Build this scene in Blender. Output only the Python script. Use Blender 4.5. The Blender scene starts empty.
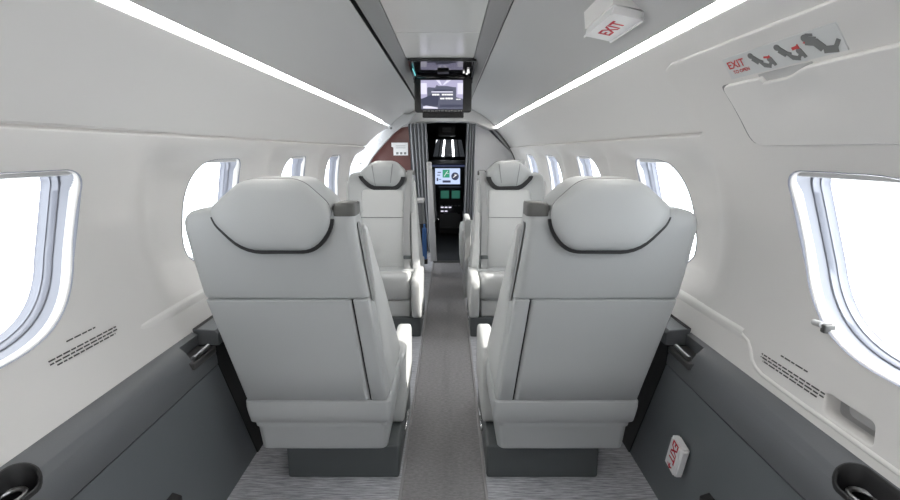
import bpy, bmesh, math, random
from mathutils import Vector, Matrix
from mathutils.geometry import delaunay_2d_cdt

random.seed(4)
SC = bpy.context.scene
COL = SC.collection
H = 1.06                     # lens height above the cabin floor; heights below are given from the lens
PI = math.pi


# ------------------------------------------------------------------ materials
def mat(name, col, rough=.5, metal=0., bump=0., bscale=400., emit=None, estr=0., var=0., spec=.5):
    m = bpy.data.materials.new(name)
    m.use_nodes = True
    nt = m.node_tree
    b = nt.nodes['Principled BSDF']
    b.inputs['Base Color'].default_value = (*col, 1)
    b.inputs['Roughness'].default_value = rough
    b.inputs['Metallic'].default_value = metal
    b.inputs['Specular IOR Level'].default_value = spec
    if emit:
        b.inputs['Emission Color'].default_value = (*emit, 1)
        b.inputs['Emission Strength'].default_value = estr
    tc = nt.nodes.new('ShaderNodeTexCoord')
    if bump > 0:
        n = nt.nodes.new('ShaderNodeTexNoise')
        n.inputs['Scale'].default_value = bscale
        n.inputs['Detail'].default_value = 3
        nt.links.new(tc.outputs['Object'], n.inputs['Vector'])
        bp = nt.nodes.new('ShaderNodeBump')
        bp.inputs['Strength'].default_value = bump
        bp.inputs['Distance'].default_value = .002
        nt.links.new(n.outputs['Fac'], bp.inputs['Height'])
        nt.links.new(bp.outputs['Normal'], b.inputs['Normal'])
    if var > 0:
        n2 = nt.nodes.new('ShaderNodeTexNoise')
        n2.inputs['Scale'].default_value = 6
        nt.links.new(tc.outputs['Object'], n2.inputs['Vector'])
        r = nt.nodes.new('ShaderNodeValToRGB')
        r.color_ramp.elements[0].color = (*[c * (1 - var) for c in col], 1)
        r.color_ramp.elements[1].color = (*[min(1, c * (1 + var)) for c in col], 1)
        nt.links.new(n2.outputs['Fac'], r.inputs['Fac'])
        nt.links.new(r.outputs['Color'], b.inputs['Base Color'])
    return m


def carpet(name, a, b_, sx, sy):
    m = mat(name, a, .95, spec=.1)
    nt = m.node_tree
    b = nt.nodes['Principled BSDF']
    tc = nt.nodes.new('ShaderNodeTexCoord')
    mp = nt.nodes.new('ShaderNodeMapping')
    mp.inputs['Scale'].default_value = (sx, sy, 1)
    n = nt.nodes.new('ShaderNodeTexNoise')
    n.inputs['Scale'].default_value = 1
    n.inputs['Detail'].default_value = 4
    n.inputs['Roughness'].default_value = .7
    r = nt.nodes.new('ShaderNodeValToRGB')
    r.color_ramp.elements[0].position = .38
    r.color_ramp.elements[1].position = .62
    r.color_ramp.elements[0].color = (*a, 1)
    r.color_ramp.elements[1].color = (*b_, 1)
    bp = nt.nodes.new('ShaderNodeBump')
    bp.inputs['Strength'].default_value = .5
    bp.inputs['Distance'].default_value = .003
    L = nt.links.new
    L(tc.outputs['Object'], mp.inputs['Vector'])
    L(mp.outputs['Vector'], n.inputs['Vector'])
    L(n.outputs['Fac'], r.inputs['Fac'])
    L(r.outputs['Color'], b.inputs['Base Color'])
    L(n.outputs['Fac'], bp.inputs['Height'])
    L(bp.outputs['Normal'], b.inputs['Normal'])
    return m


def clear(name, tint=(1, 1, 1), gloss=.06):
    m = bpy.data.materials.new(name)
    m.use_nodes = True
    nt = m.node_tree
    nt.nodes.clear()
    o = nt.nodes.new('ShaderNodeOutputMaterial')
    t = nt.nodes.new('ShaderNodeBsdfTransparent')
    t.inputs['Color'].default_value = (*tint, 1)
    g = nt.nodes.new('ShaderNodeBsdfGlossy')
    g.inputs['Roughness'].default_value = .03
    mx = nt.nodes.new('ShaderNodeMixShader')
    mx.inputs['Fac'].default_value = gloss
    nt.links.new(t.outputs[0], mx.inputs[1])
    nt.links.new(g.outputs[0], mx.inputs[2])
    nt.links.new(mx.outputs[0], o.inputs['Surface'])
    return m


M = dict(
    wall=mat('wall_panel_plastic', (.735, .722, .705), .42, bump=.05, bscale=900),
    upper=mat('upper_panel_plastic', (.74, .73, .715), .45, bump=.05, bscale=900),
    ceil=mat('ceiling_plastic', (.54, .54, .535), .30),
    band=mat('ceiling_band_grey', (.27, .272, .268), .45),
    cpanel=mat('centre_panel_gloss', (.66, .665, .65), .18),
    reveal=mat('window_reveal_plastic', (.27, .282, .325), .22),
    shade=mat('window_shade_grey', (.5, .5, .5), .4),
    trim=mat('light_trim', (.8, .79, .77), .35),
    leather=mat('grey_leather', (.43, .445, .447), .42, bump=.16, bscale=520),
    leather2=mat('light_leather', (.53, .54, .535), .42, bump=.14, bscale=520),
    piping=mat('seam_grey', (.22, .225, .225), .6),
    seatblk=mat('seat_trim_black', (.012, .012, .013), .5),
    plinth=mat('plinth_charcoal', (.085, .095, .098), .45),
    guide=mat('belt_guide_grey', (.085, .086, .083), .5),
    webbing=mat('belt_webbing', (.33, .335, .335), .7, bump=.3, bscale=300),
    ledge=mat('ledge_charcoal_leather', (.115, .122, .13), .38, bump=.12, bscale=420),
    panel=mat('side_panel_charcoal', (.135, .148, .158), .42, bump=.1, bscale=420),
    black=mat('black_plastic', (.012, .012, .013), .5),
    blackgl=mat('black_gloss', (.010, .010, .012), .04, spec=1.),
    tray=mat('tray_grey', (.06, .06, .06), .3),
    dimchrome=mat('dim_chrome', (.32, .32, .32), .3, 1),
    chrome=mat('chrome', (.75, .75, .76), .15, 1),
    carpet=carpet('striated_side_carpet', (.26, .265, .29), (.62, .625, .66), 14, 260),
    aisle=carpet('aisle_carpet', (.25, .245, .25), (.34, .33, .335), 60, 220),
    edge=mat('carpet_edge', (.34, .33, .335), .8),
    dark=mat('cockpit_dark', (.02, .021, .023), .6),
    cgrey=mat('cockpit_grey', (.12, .125, .13), .6),
    csheep=mat('pilot_seat_cover', (.24, .24, .25), .9),
    curtain=mat('curtain_grey', (.24, .245, .26), .85, bump=.3, bscale=200),
    wood=mat('red_brown_wood', (.11, .045, .04), .3, var=.5),
    bulk=mat('bulkhead_grey', (.50, .50, .505), .6),
    jamb=mat('door_jamb_white', (.40, .405, .41), .35),
    white=mat('sign_white', (.82, .82, .82), .4),
    decal=mat('placard_grey', (.66, .675, .675), .4),
    red=mat('sign_red', (.55, .012, .035), .5),
    redf=mat('placard_red', (.60, .06, .06), .5),
    ink=mat('print_dark', (.07, .07, .07), .6),
    pict=mat('pictogram_grey', (.20, .205, .205), .6),
    blue=mat('blue_pouch', (.06, .16, .42), .5),
    strip=mat('cove_light', (.9, .9, .9), .5, emit=(1, .97, .93), estr=16.),
    glass=clear('window_glass', (1, 1, 1), .04),
    tint=clear('tinted_windscreen', (.085, .087, .09), .05),
)


def lit(name, col, s):
    return mat(name, (.02, .02, .02), .3, emit=col, estr=s * .6)


M['lcd_lav'] = lit('screen_lavender', (.60, .57, .82), .8)
M['lcd_pale'] = lit('screen_pale', (.85, .83, 1.), 1.0)
M['lcd_navy'] = lit('screen_navy', (.10, .11, .20), .5)
M['lcd_slate'] = lit('screen_slate', (.18, .19, .28), .6)
M['lcd_white'] = lit('screen_white', (1, 1, 1), 1.1)
M['lcd_blue'] = lit('display_blue', (.60, .72, 1.), 1.0)
M['lcd_green'] = lit('display_green', (.05, .36, .22), .9)
M['lcd_dim'] = lit('display_dim_green', (.03, .15, .11), .7)
M['lcd_lime'] = lit('indicator_lime', (.45, .8, .08), 1.0)
M['lcd_teal'] = lit('edge_light_teal', (.2, .75, .8), .9)


# ------------------------------------------------------------------ mesh helpers
class MB:
    def __init__(s):
        s.v = []
        s.f = []

    def add(s, verts, faces):
        o = len(s.v)
        s.v += [tuple(p) for p in verts]
        s.f += [tuple(i + o for i in f) for f in faces]
        return s

    def loft(s, rings, cap0=True, cap1=True, closed=True):
        n = len(rings[0])
        vs = [p for r in rings for p in r]
        fs = []
        for k in range(len(rings) - 1):
            for i in range(n if closed else n - 1):
                j = (i + 1) % n
                fs.append((k * n + i, k * n + j, (k + 1) * n + j, (k + 1) * n + i))
        if cap0:
            fs.append(tuple(range(n))[::-1])
        if cap1:
            fs.append(tuple((len(rings) - 1) * n + i for i in range(n)))
        return s.add(vs, fs)

    def tube(s, path, r, n=8, closed=False):
        pts = [Vector(p) for p in path]
        rings = []
        for i, p in enumerate(pts):
            if closed:
                t = pts[(i + 1) % len(pts)] - pts[i - 1]
            else:
                t = pts[min(i + 1, len(pts) - 1)] - pts[max(i - 1, 0)]
            t.normalize()
            a = Vector((0, 0, 1)) if abs(t.z) < .9 else Vector((1, 0, 0))
            u = t.cross(a).normalized()
            w = t.cross(u)
            rings.append([p + u * (r * math.cos(2 * PI * k / n)) + w * (r * math.sin(2 * PI * k / n)) for k in range(n)])
        if closed:
            rings.append(rings[0])
        return s.loft(rings, not closed, not closed)

    def box(s, x0, x1, y0, y1, z0, z1, r=.0, n=3):
        bm = bmesh.new()
        bmesh.ops.create_cube(bm, size=1)
        for v in bm.verts:
            v.co = Vector(((x0 + x1) / 2 + v.co.x * (x1 - x0), (y0 + y1) / 2 + v.co.y * (y1 - y0), (z0 + z1) / 2 + v.co.z * (z1 - z0)))
        if r > 0:
            bmesh.ops.bevel(bm, geom=bm.edges[:], offset=r, segments=n, profile=.5, affect='EDGES')
        return s.addbm(bm)

    def addbm(s, bm):
        bm.verts.index_update()
        s.add([v.co[:] for v in bm.verts], [[v.index for v in f.verts] for f in bm.faces])
        bm.free()
        return s

    def cyl(s, a, b, r, n=20, r2=None):
        a = Vector(a)
        b = Vector(b)
        t = (b - a).normalized()
        u = t.cross(Vector((0, 0, 1)) if abs(t.z) < .9 else Vector((1, 0, 0))).normalized()
        w = t.cross(u)
        r2 = r if r2 is None else r2
        ring = lambda p, q: [p + u * (q * math.cos(2 * PI * k / n)) + w * (q * math.sin(2 * PI * k / n)) for k in range(n)]
        return s.loft([ring(a, r), ring(b, r2)])

    def prism(s, poly, y0, y1):                     # polygon of (x, z) pushed along y
        return s.loft([[(x, y0, z) for x, z in poly], [(x, y1, z) for x, z in poly]])

    def build(s, name, m, parent=None, absz=True, mirror=1, sharp=38, bevel=0.):
        me = bpy.data.meshes.new(name)
        dz = H if absz else 0
        me.from_pydata([(p[0] * mirror, p[1], p[2] + dz) for p in s.v], [], s.f)
        bm = bmesh.new()
        bm.from_mesh(me)
        bmesh.ops.remove_doubles(bm, verts=bm.verts, dist=1e-6)
        bmesh.ops.recalc_face_normals(bm, faces=bm.faces)
        bm.to_mesh(me)
        bm.free()
        me.shade_smooth()
        me.set_sharp_from_angle(angle=math.radians(sharp))
        me.materials.append(m)
        o = bpy.data.objects.new(name, me)
        COL.objects.link(o)
        if parent:
            o.parent = parent
            if absz:
                o.matrix_parent_inverse = Matrix.Translation(-parent.location)
        if bevel:
            b = o.modifiers.new('round', 'BEVEL')
            b.width = bevel
            b.segments = 3
            b.limit_method = 'ANGLE'
            b.angle_limit = math.radians(40)
        return o


def tag(o, label=None, cat=None, group=None, kind=None):
    if label:
        o['label'] = label
    if cat:
        o['category'] = cat
    if group:
        o['group'] = group
    if kind:
        o['kind'] = kind
    return o


def empty(name, loc=(0, 0, 0), label=None, cat=None, group=None, kind=None):
    o = bpy.data.objects.new(name, None)
    o.empty_display_size = .1
    COL.objects.link(o)
    o.location = loc
    return tag(o, label, cat, group, kind)


def copy_thing(root):
    r = root.copy()
    COL.objects.link(r)
    for ch in list(root.children):
        c = ch.copy()
        COL.objects.link(c)
        c.parent = r
        for g in list(ch.children):
            d = g.copy()
            COL.objects.link(d)
            d.parent = c
    return r


def smooth(a, b, x):
    t = min(1, max(0, (x - a) / (b - a)))
    return t * t * (3 - 2 * t)


def rrect(x0, x1, y0, y1, r, n=5):
    """rounded rectangle in 2D, counter-clockwise"""
    r = min(r, (x1 - x0) / 2 - 1e-4, (y1 - y0) / 2 - 1e-4)
    out = []
    for cx, cy, a in ((x1 - r, y1 - r, 0), (x0 + r, y1 - r, 90), (x0 + r, y0 + r, 180), (x1 - r, y0 + r, 270)):
        for k in range(n + 1):
            t = math.radians(a + 90 * k / n)
            out.append((cx + r * math.cos(t), cy + r * math.sin(t)))
    return out


def round_poly(pts, rad, n=5):
    out = []
    N = len(pts)
    for i in range(N):
        p = Vector(pts[i])
        a = Vector(pts[i - 1]) - p
        b = Vector(pts[(i + 1) % N]) - p
        r = rad[i] if isinstance(rad, (list, tuple)) else rad
        r = min(r, a.length * .48, b.length * .48)
        if r < 1e-5:
            out.append(tuple(p))
            continue
        q0 = p + a.normalized() * r
        q1 = p + b.normalized() * r
        for k in range(n + 1):
            t = k / n
            q = q0 * (1 - t) ** 2 + p * (2 * t * (1 - t)) + q1 * t * t
            out.append(tuple(q))
    return out


def inside(p, poly):
    x, y = p
    c = False
    j = len(poly) - 1
    for i in range(len(poly)):
        xi, yi = poly[i]
        xj, yj = poly[j]
        if (yi > y) != (yj > y) and x < (xj - xi) * (y - yi) / (yj - yi) + xi:
            c = not c
        j = i
    return c


def dense(loop, d):
    out = []
    for i in range(len(loop)):
        a = Vector(loop[i])
        b = Vector(loop[(i + 1) % len(loop)])
        n = max(1, int((b - a).length / d))
        for k in range(n):
            out.append(tuple(a + (b - a) * (k / n)))
    return out


# ------------------------------------------------------------------ cabin cross-section
RAD, ZC = .78, -.25
WIN_Y = [-.805, -.07, .665, 1.405, 2.14, 2.875, 3.61]


def s_of(z):
    return z - ZC if z < ZC else RAD * math.asin(min(1, (z - ZC) / RAD))


def s_of_h(h):
    return RAD * math.acos(h / RAD)


def scoop(y, z):
    d = 0
    for yc in WIN_Y[3:]:
        d = max(d, smooth(yc - .385, yc - .26, y) * (1 - smooth(yc + .225, yc + .33, y)))
    return .038 * d * (1 - smooth(-.05, .02, z)) * smooth(-.43, -.33, z)


def shell(side, y, s, off=0., use_scoop=True):
    if s < 0:
        z = ZC + s
        h = RAD - .045 * (s / .27) ** 2
        th = 0
    else:
        th = s / RAD
        h = RAD * math.cos(th)
        z = ZC + RAD * math.sin(th)
    if use_scoop:
        off = off - scoop(y, z)
    h -= off * math.cos(th)
    z -= off * math.sin(th)
    if th > 0:
        T = smooth(3.0, 4.4, y) * .08 * smooth(.1, .8, th)
        h *= 1 - T
        z = ZC + (z - ZC) * (1 - T)
    shift = -.03 * min(1, max(0, (z + .55) / .55))
    return (side * h + shift, y, z)


def cdt(outer, holes, grid):
    outer = dense(outer, grid)
    holes = [dense(h, .02) for h in holes]
    pts = []
    edges = []
    for lp in [outer] + holes:
        o = len(pts)
        pts += lp
        edges += [(o + i, o + (i + 1) % len(lp)) for i in range(len(lp))]
    x0 = min(p[0] for p in outer)
    x1 = max(p[0] for p in outer)
    y0 = min(p[1] for p in outer)
    y1 = max(p[1] for p in outer)
    nx = max(2, int((x1 - x0) / grid))
    ny = max(2, int((y1 - y0) / grid))
    bpts = [Vector(p) for p in pts]
    for i in range(1, nx):
        for j in range(1, ny):
            p = (x0 + (x1 - x0) * i / nx, y0 + (y1 - y0) * j / ny)
            if not inside(p, outer) or any(inside(p, h) for h in holes):
                continue
            if any(abs(q.x - p[0]) < grid * .45 and abs(q.y - p[1]) < grid * .45 for q in bpts):
                continue
            pts.append(p)
    r = delaunay_2d_cdt([Vector(p) for p in pts], edges, [], 0, 1e-7)
    V = [tuple(v) for v in r[0]]
    F = []
    for f in r[2]:
        c = (sum(V[i][0] for i in f) / len(f), sum(V[i][1] for i in f) / len(f))
        if inside(c, outer) and not any(inside(c, h) for h in holes):
            F.append(tuple(f))
    return V, F, outer, holes


def patch(mb, side, outer, holes=(), off=0., thick=.01, grid=.04, offfn=None, lip=.004, use_scoop=True):
    """a panel that follows the cabin wall: outer and holes are loops of (y, s); its edges turn over and run back to the shell"""
    V, F, O, Hs = cdt(outer, holes, grid)
    g = (lambda y, s: off + (offfn(y, s) if offfn else 0))
    mb.add([shell(side, y, s, g(y, s), use_scoop) for y, s in V], F)
    for k, lp in enumerate([O] + Hs):
        n = len(lp)
        c = Vector((sum(p[0] for p in lp) / n, sum(p[1] for p in lp) / n))
        sgn = 1 if k == 0 else -1
        area = sum(lp[i][0] * lp[(i + 1) % n][1] - lp[(i + 1) % n][0] * lp[i][1] for i in range(n))
        orient = (1 if area > 0 else -1) * sgn
        nor = []
        for i in range(n):
            t = (Vector(lp[(i + 1) % n]) - Vector(lp[i - 1])).normalized()
            nor.append(Vector((t.y, -t.x)) * orient)
        rings = []
        for e, dd in ((0, 0), (.3, .05), (.7, .3), (1, 1), (1, 1.0001)):
            ring = []
            for i in range(n):
                p = Vector(lp[i]) + nor[i] * (lip * e)
                back = lip * dd if dd <= 1 else thick
                ring.append(shell(side, p.x, p.y, g(*lp[i]) - back, use_scoop))
            rings.append(ring)
        mb.loft(rings, False, False)
    return mb


def ys(loop):                                        # (y, z) loop to (y, s) loop
    return [(y, s_of(z)) for y, z in loop]


def win_loop(y0, k=1.):
    base = round_poly([(.205, -.036), (.135, -.378), (-.195, -.378), (-.12, -.036)], [.05, .15, .13, .20], 12)
    cy, cz = .01, -.20
    # an even walk round the outline keeps the frame smooth
    return [(y0 + cy + (y - cy) * k, cz + (z - cz) * k) for y, z in base]


# ------------------------------------------------------------------ text and flat marks
def text2d(body, size=1., bold=.0):
    cu = bpy.data.curves.new('txt', 'FONT')
    cu.body = body
    cu.size = size
    cu.offset = bold
    cu.align_x = 'CENTER'
    cu.align_y = 'CENTER'
    cu.resolution_u = 3
    o = bpy.data.objects.new('txt', cu)
    COL.objects.link(o)
    dg = bpy.context.evaluated_depsgraph_get()
    dg.update()
    me = o.evaluated_get(dg).to_mesh()
    V = [(v.co.x, v.co.y) for v in me.vertices]
    F = [tuple(p.vertices) for p in me.polygons]
    o.evaluated_get(dg).to_mesh_clear()
    bpy.data.objects.remove(o)
    bpy.data.curves.remove(cu)
    return V, F


def disc2(cx, cy, r, n=14):
    return [(cx + r * math.cos(2 * PI * i / n), cy + r * math.sin(2 * PI * i / n)) for i in range(n)]


def bar2(a, b, w):
    a = Vector(a)
    b = Vector(b)
    t = (b - a).normalized()
    n = Vector((-t.y, t.x)) * (w / 2)
    return [tuple(a + n), tuple(a - n), tuple(b - n), tuple(b + n)]


# ================================================================== THE SHELL
Y0, Y1 = -1.3, 4.35
GR = .04                                             # groove height
YD = 3.5                                             # aft edge of the entry door opening, left side
WDY = {-1: .005, 1: -.012}                            # the two rows of windows are not quite in step
GRIP = round_poly([(.600, -.497), (.695, -.497), (.707, -.452), (.610, -.452)], .013)
HOLES = {s: [w for w in WIN_Y if not (s < 0 and w > 3.2)] for s in (-1, 1)}

for side, nm in ((-1, 'left'), (1, 'right')):
    ye = YD if side < 0 else Y1
    mb = MB()
    if side < 0:
        outer = [(Y0, s_of(-.545)), (3.38, s_of(-.545)), (3.38, s_of(-.32)), (3.41, s_of(-.2)), (3.45, s_of(-.13)), (3.55, s_of(-.05)), (3.68, s_of(GR)), (Y0, s_of(GR))]
    else:
        outer = [(Y0, s_of(-.545)), (ye, s_of(-.545)), (ye, s_of(GR)), (1.085, s_of(GR)), (1.06, s_of(GR + .012))]
        outer += [(1.085, s_of(.11)), (1.105, s_of(.17)), (1.112, s_of(.195)), (1.10, s_of(.212)), (1.07, s_of(.22)), (Y0, s_of(.22))]
    holes = [ys(win_loop(y + WDY[side] - (.022 if side > 0 and .6 < y < .7 else 0))) for y in HOLES[side]]
    if side > 0:                                     # the finger recess low on the wall behind the exit row
        holes.append(ys(GRIP))
    patch(mb, side, outer, holes, .008, .03, .035)
    lower = tag(mb.build('wall_' + nm, M['wall'], sharp=60), kind='structure')
    if side > 0:
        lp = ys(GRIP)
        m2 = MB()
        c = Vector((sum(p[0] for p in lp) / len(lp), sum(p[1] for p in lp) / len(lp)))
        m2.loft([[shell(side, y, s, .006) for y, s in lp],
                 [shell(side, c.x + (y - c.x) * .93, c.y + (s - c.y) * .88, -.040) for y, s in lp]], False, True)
        m2.build('grip_recess', M['shade'], lower)  # grey instead of the wall colour: the recess's shade is put into the material
    # upper panel between groove and light strip
    mb = MB()
    patch(mb, side, [(Y0, s_of(GR + .013)), (3.70 if side < 0 else ye, s_of(GR + .013))] + ([(3.87, s_of(.178)), (4.06, s_of(.266))] if side < 0 else [(ye, s_of(.266))]) + [(Y0, s_of(.266))], [], .0, .03, .06, use_scoop=False, lip=.003)
    g = MB()
    ge = 3.66 if side < 0 else ye
    gs = [s_of(GR - .02) + (s_of(GR + .03) - s_of(GR - .02)) * k / 4 for k in range(5)]
    g.loft([[shell(side, Y0 + (ge - Y0) * i / 50, s, -.012, False) for s in gs] + [shell(side, Y0 + (ge - Y0) * i / 50, s, -.016, False) for s in gs[::-1]] for i in range(51)])
    g.build('groove_back', M['upper'], lower)
    up = mb.build('upper_panel', M['upper'], lower, sharp=60)
    # ceiling panel from light strip to channel
    mb = MB()
    s0, s1 = s_of(.2875), s_of_h(.265 if side > 0 else .274)
    patch(mb, side, [(Y0, s0), (Y1, s0), (Y1, s1), (Y0, s1)], [], .004, .006, .07, use_scoop=False, lip=.003)
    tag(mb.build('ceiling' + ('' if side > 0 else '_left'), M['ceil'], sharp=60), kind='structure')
    # cove light
    mb = MB()
    yl = 3.70 if side < 0 else Y1 - .02
    ss = [s_of(.267) + (s_of(.2865) - s_of(.267)) * k / 3 for k in range(4)]
    n = 60
    rows = [[shell(side, Y0 + (yl - Y0) * i / n, s, -.004) for s in ss] for i in range(n + 1)]
    rows2 = [[shell(side, Y0 + (yl - Y0) * i / n, s, -.012) for s in ss[::-1]] for i in range(n + 1)]
    mb.loft([a + b for a, b in zip(rows, rows2)])
    lt = mb.build('cove_light', M['strip'])
    tag(lt, 'long white cove light strip in the ceiling on the %s side of the cabin' % nm, 'ceiling light', 'cove light strips')
    # the chair-rail ridge
    mb = MB()
    a0 = .925 if side > 0 else .86
    path = [(a0 + ((3.37 if side < 0 else ye - .02) - a0) * i / 40) for i in range(41)]
    prof = [(-.466, .006), (-.452, .0095), (-.440, .012), (-.434, .011), (-.428, .006)]
    mb.loft([[shell(side, y, s_of(z), o if side > 0 else .005 + (o - .005) * smooth(.86, 1.05, y)) for z, o in prof] for y in path], False, False, closed=False)
    mb.build('chair_rail', M['trim'], lower, sharp=70)
    if side > 0:                                     # rail that turns down and runs aft along the ledge
        pts = [(1.0, -.445)] + [(.93, -.446), (.905, -.453), (.890, -.468), (.878, -.486), (.86, -.497), (.84, -.502)] + [(.84 - .05 * k, -.503) for k in range(1, 40)]
        m3 = MB()
        m3.tube([shell(side, y, s_of(z), .006) for y, z in pts], .0055, 8)
        m3.build('rail_return', M['trim'], lower, sharp=80)

# windows
wn = 0
for side in (-1, 1):
    for y0 in HOLES[side]:
        wn += 1
        y0 += WDY[side] - (.022 if side > 0 and .6 < y0 < .7 else 0)
        mb = MB()
        rings = []
        for k, o in ((1.010, .004), (1.0, .0105), (.992, .009), (.986, .001), (.970, -.018), (.957, -.030), (.950, -.034), (.945, -.029), (.936, -.030), (.929, -.043), (.921, -.046), (.916, -.043), (.908, -.055), (.895, -.059)):
            rings.append([shell(side, y, s_of(z), o) for y, z in win_loop(y0, k)])
        mb.loft(rings, False, False)
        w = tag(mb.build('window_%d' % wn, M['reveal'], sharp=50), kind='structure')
        m2 = MB()
        lp = win_loop(y0, .914)
        m2.loft([[shell(side, y, s_of(z), -.051) for y, z in lp], [shell(side, y, s_of(z), -.054) for y, z in lp]])
        m2.build('window_pane', M['glass'], w)
        # raised shade: a bar under the top of the frame
        m2 = MB()
        rows = []
        for i in range(13):
            yy = y0 + .075 + (i / 12 - .5) * .25
            rows.append([shell(side, yy, s_of(z), o) for z, o in ((-.035, -.003), (-.050, -.003), (-.054, -.010), (-.054, -.030), (-.046, -.036), (-.035, -.036))])
        m2.loft(rows)
        m2.build('window_shade', M['shade'], w, sharp=30)
        if side > 0 and .6 < y0 < .7:
            m2 = MB()
            a = Vector(shell(side, .742, s_of(-.338), .0))
            m2.cyl(a + Vector((-.016, -.006, .003)), a + Vector((-.016, .012, .001)), .006)
            m2.build('shade_knob', M['shade'], w)
            m2 = MB()
            m2.box(a.x - .018, a.x + .004, a.y - .014, a.y - .003, a.z - .012, a.z + .006, .003)
            m2.build('knob_bracket', M['guide'], w)

# ceiling channel: two grey bands with the panel between
mb = MB()
OX = -.03


def chan(mb, prof, y0, y1, n=24):
    rows = []
    for i in range(n + 1):
        y = y0 + (y1 - y0) * i / n
        T = smooth(3.0, 4.4, y) * .08
        rows.append([(OX * (1 - T) + x * (1 - T), y, ZC + (z - ZC) * (1 - T)) for x, z in prof])
    mb.loft(rows)


for sgn, nm in ((-1, 'trim_1'), (1, 'trim_2')):
    mb = MB()
    xo = .257 if sgn < 0 else .259
    chan(mb, [(sgn * xo, .486), (sgn * .250, .480), (sgn * .196, .500), (sgn * .1885, .507), (sgn * .1885, .53), (sgn * xo, .53)], Y0, 4.33)
    tag(mb.build(nm, M['band'], sharp=25), kind='structure')
mb = MB()
chan(mb, [(-.30, .535), (.30, .535), (.30, .545), (-.30, .545)], Y0, 4.33)
for sgn in (-1, 1):
    chan(mb, [(sgn * .262, .537), (sgn * .312, .4665), (sgn * .325, .466), (sgn * .305, .545)], Y0, 4.33)
tag(mb.build('ceiling_channel_back', M['black']), kind='structure')
mb = MB()
for a, b in ((Y0, .55), (.554, 1.826), (1.830, 2.298)):
    chan(mb, [(-.184, .505), (.184, .505), (.186, .508), (.186, .52), (-.186, .52), (-.186, .508)], a, b, 6)
chan(mb, [(-.186, .500), (.186, .500), (.186, .52), (-.186, .52)], 2.70, 4.33, 12)
tag(mb.build('ceiling_panel', M['cpanel'], sharp=25), kind='structure')

# floor
mb = MB()
mb.box(-.86, -.135, Y0, 4.35, -1.12, -1.06, .004)
mb.box(.14, .86, Y0, 4.35, -1.12, -1.06, .004)
fl = tag(mb.build('floor', M['carpet']), kind='structure')
mb = MB()
mb.box(-.15, .155, Y0, 3.78, -1.13, -1.068)
mb.build('aisle_carpet', M['aisle'], fl)
mb = MB()
mb.box(-.137, -.128, Y0, 3.78, -1.08, -1.0585, .003)
mb.box(.133, .142, Y0, 3.78, -1.08, -1.0585, .003)
mb.build('carpet_edging', M['edge'], fl)
mb = MB()
mb.box(-.15, .155, 3.78, 6.2, -1.13, -1.066)
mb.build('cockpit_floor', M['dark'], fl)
mb = MB()
mb.box(-.135, .14, 3.755, 3.785, -1.07, -1.056, .003)
mb.build('threshold', M['guide'], fl)
# lower outer sides and the aft wall
for side, nm in ((-1, 'trim_3'), (1, 'trim_4')):
    mb = MB()
    ye = YD if side < 0 else Y1
    mb.box(*(sorted((side * .80, side * .83))), Y0, ye, -1.10, -.50)
    tag(mb.build(nm, M['panel']), kind='structure')
mb = MB()
pts = [shell(1, Y0, s_of(-.545) + (RAD * PI / 2 - s_of(-.545)) * k / 20, -.03, False) for k in range(21)]
poly = [(x, z) for x, _, z in pts] + [(-x, z) for x, _, z in pts[::-1]]
poly = [(.86, -1.12)] + poly + [(-.86, -1.12)]
mb.prism(poly, Y0 - .04, Y0)
tag(mb.build('wall_back', M['bulk']), kind='structure')


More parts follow.
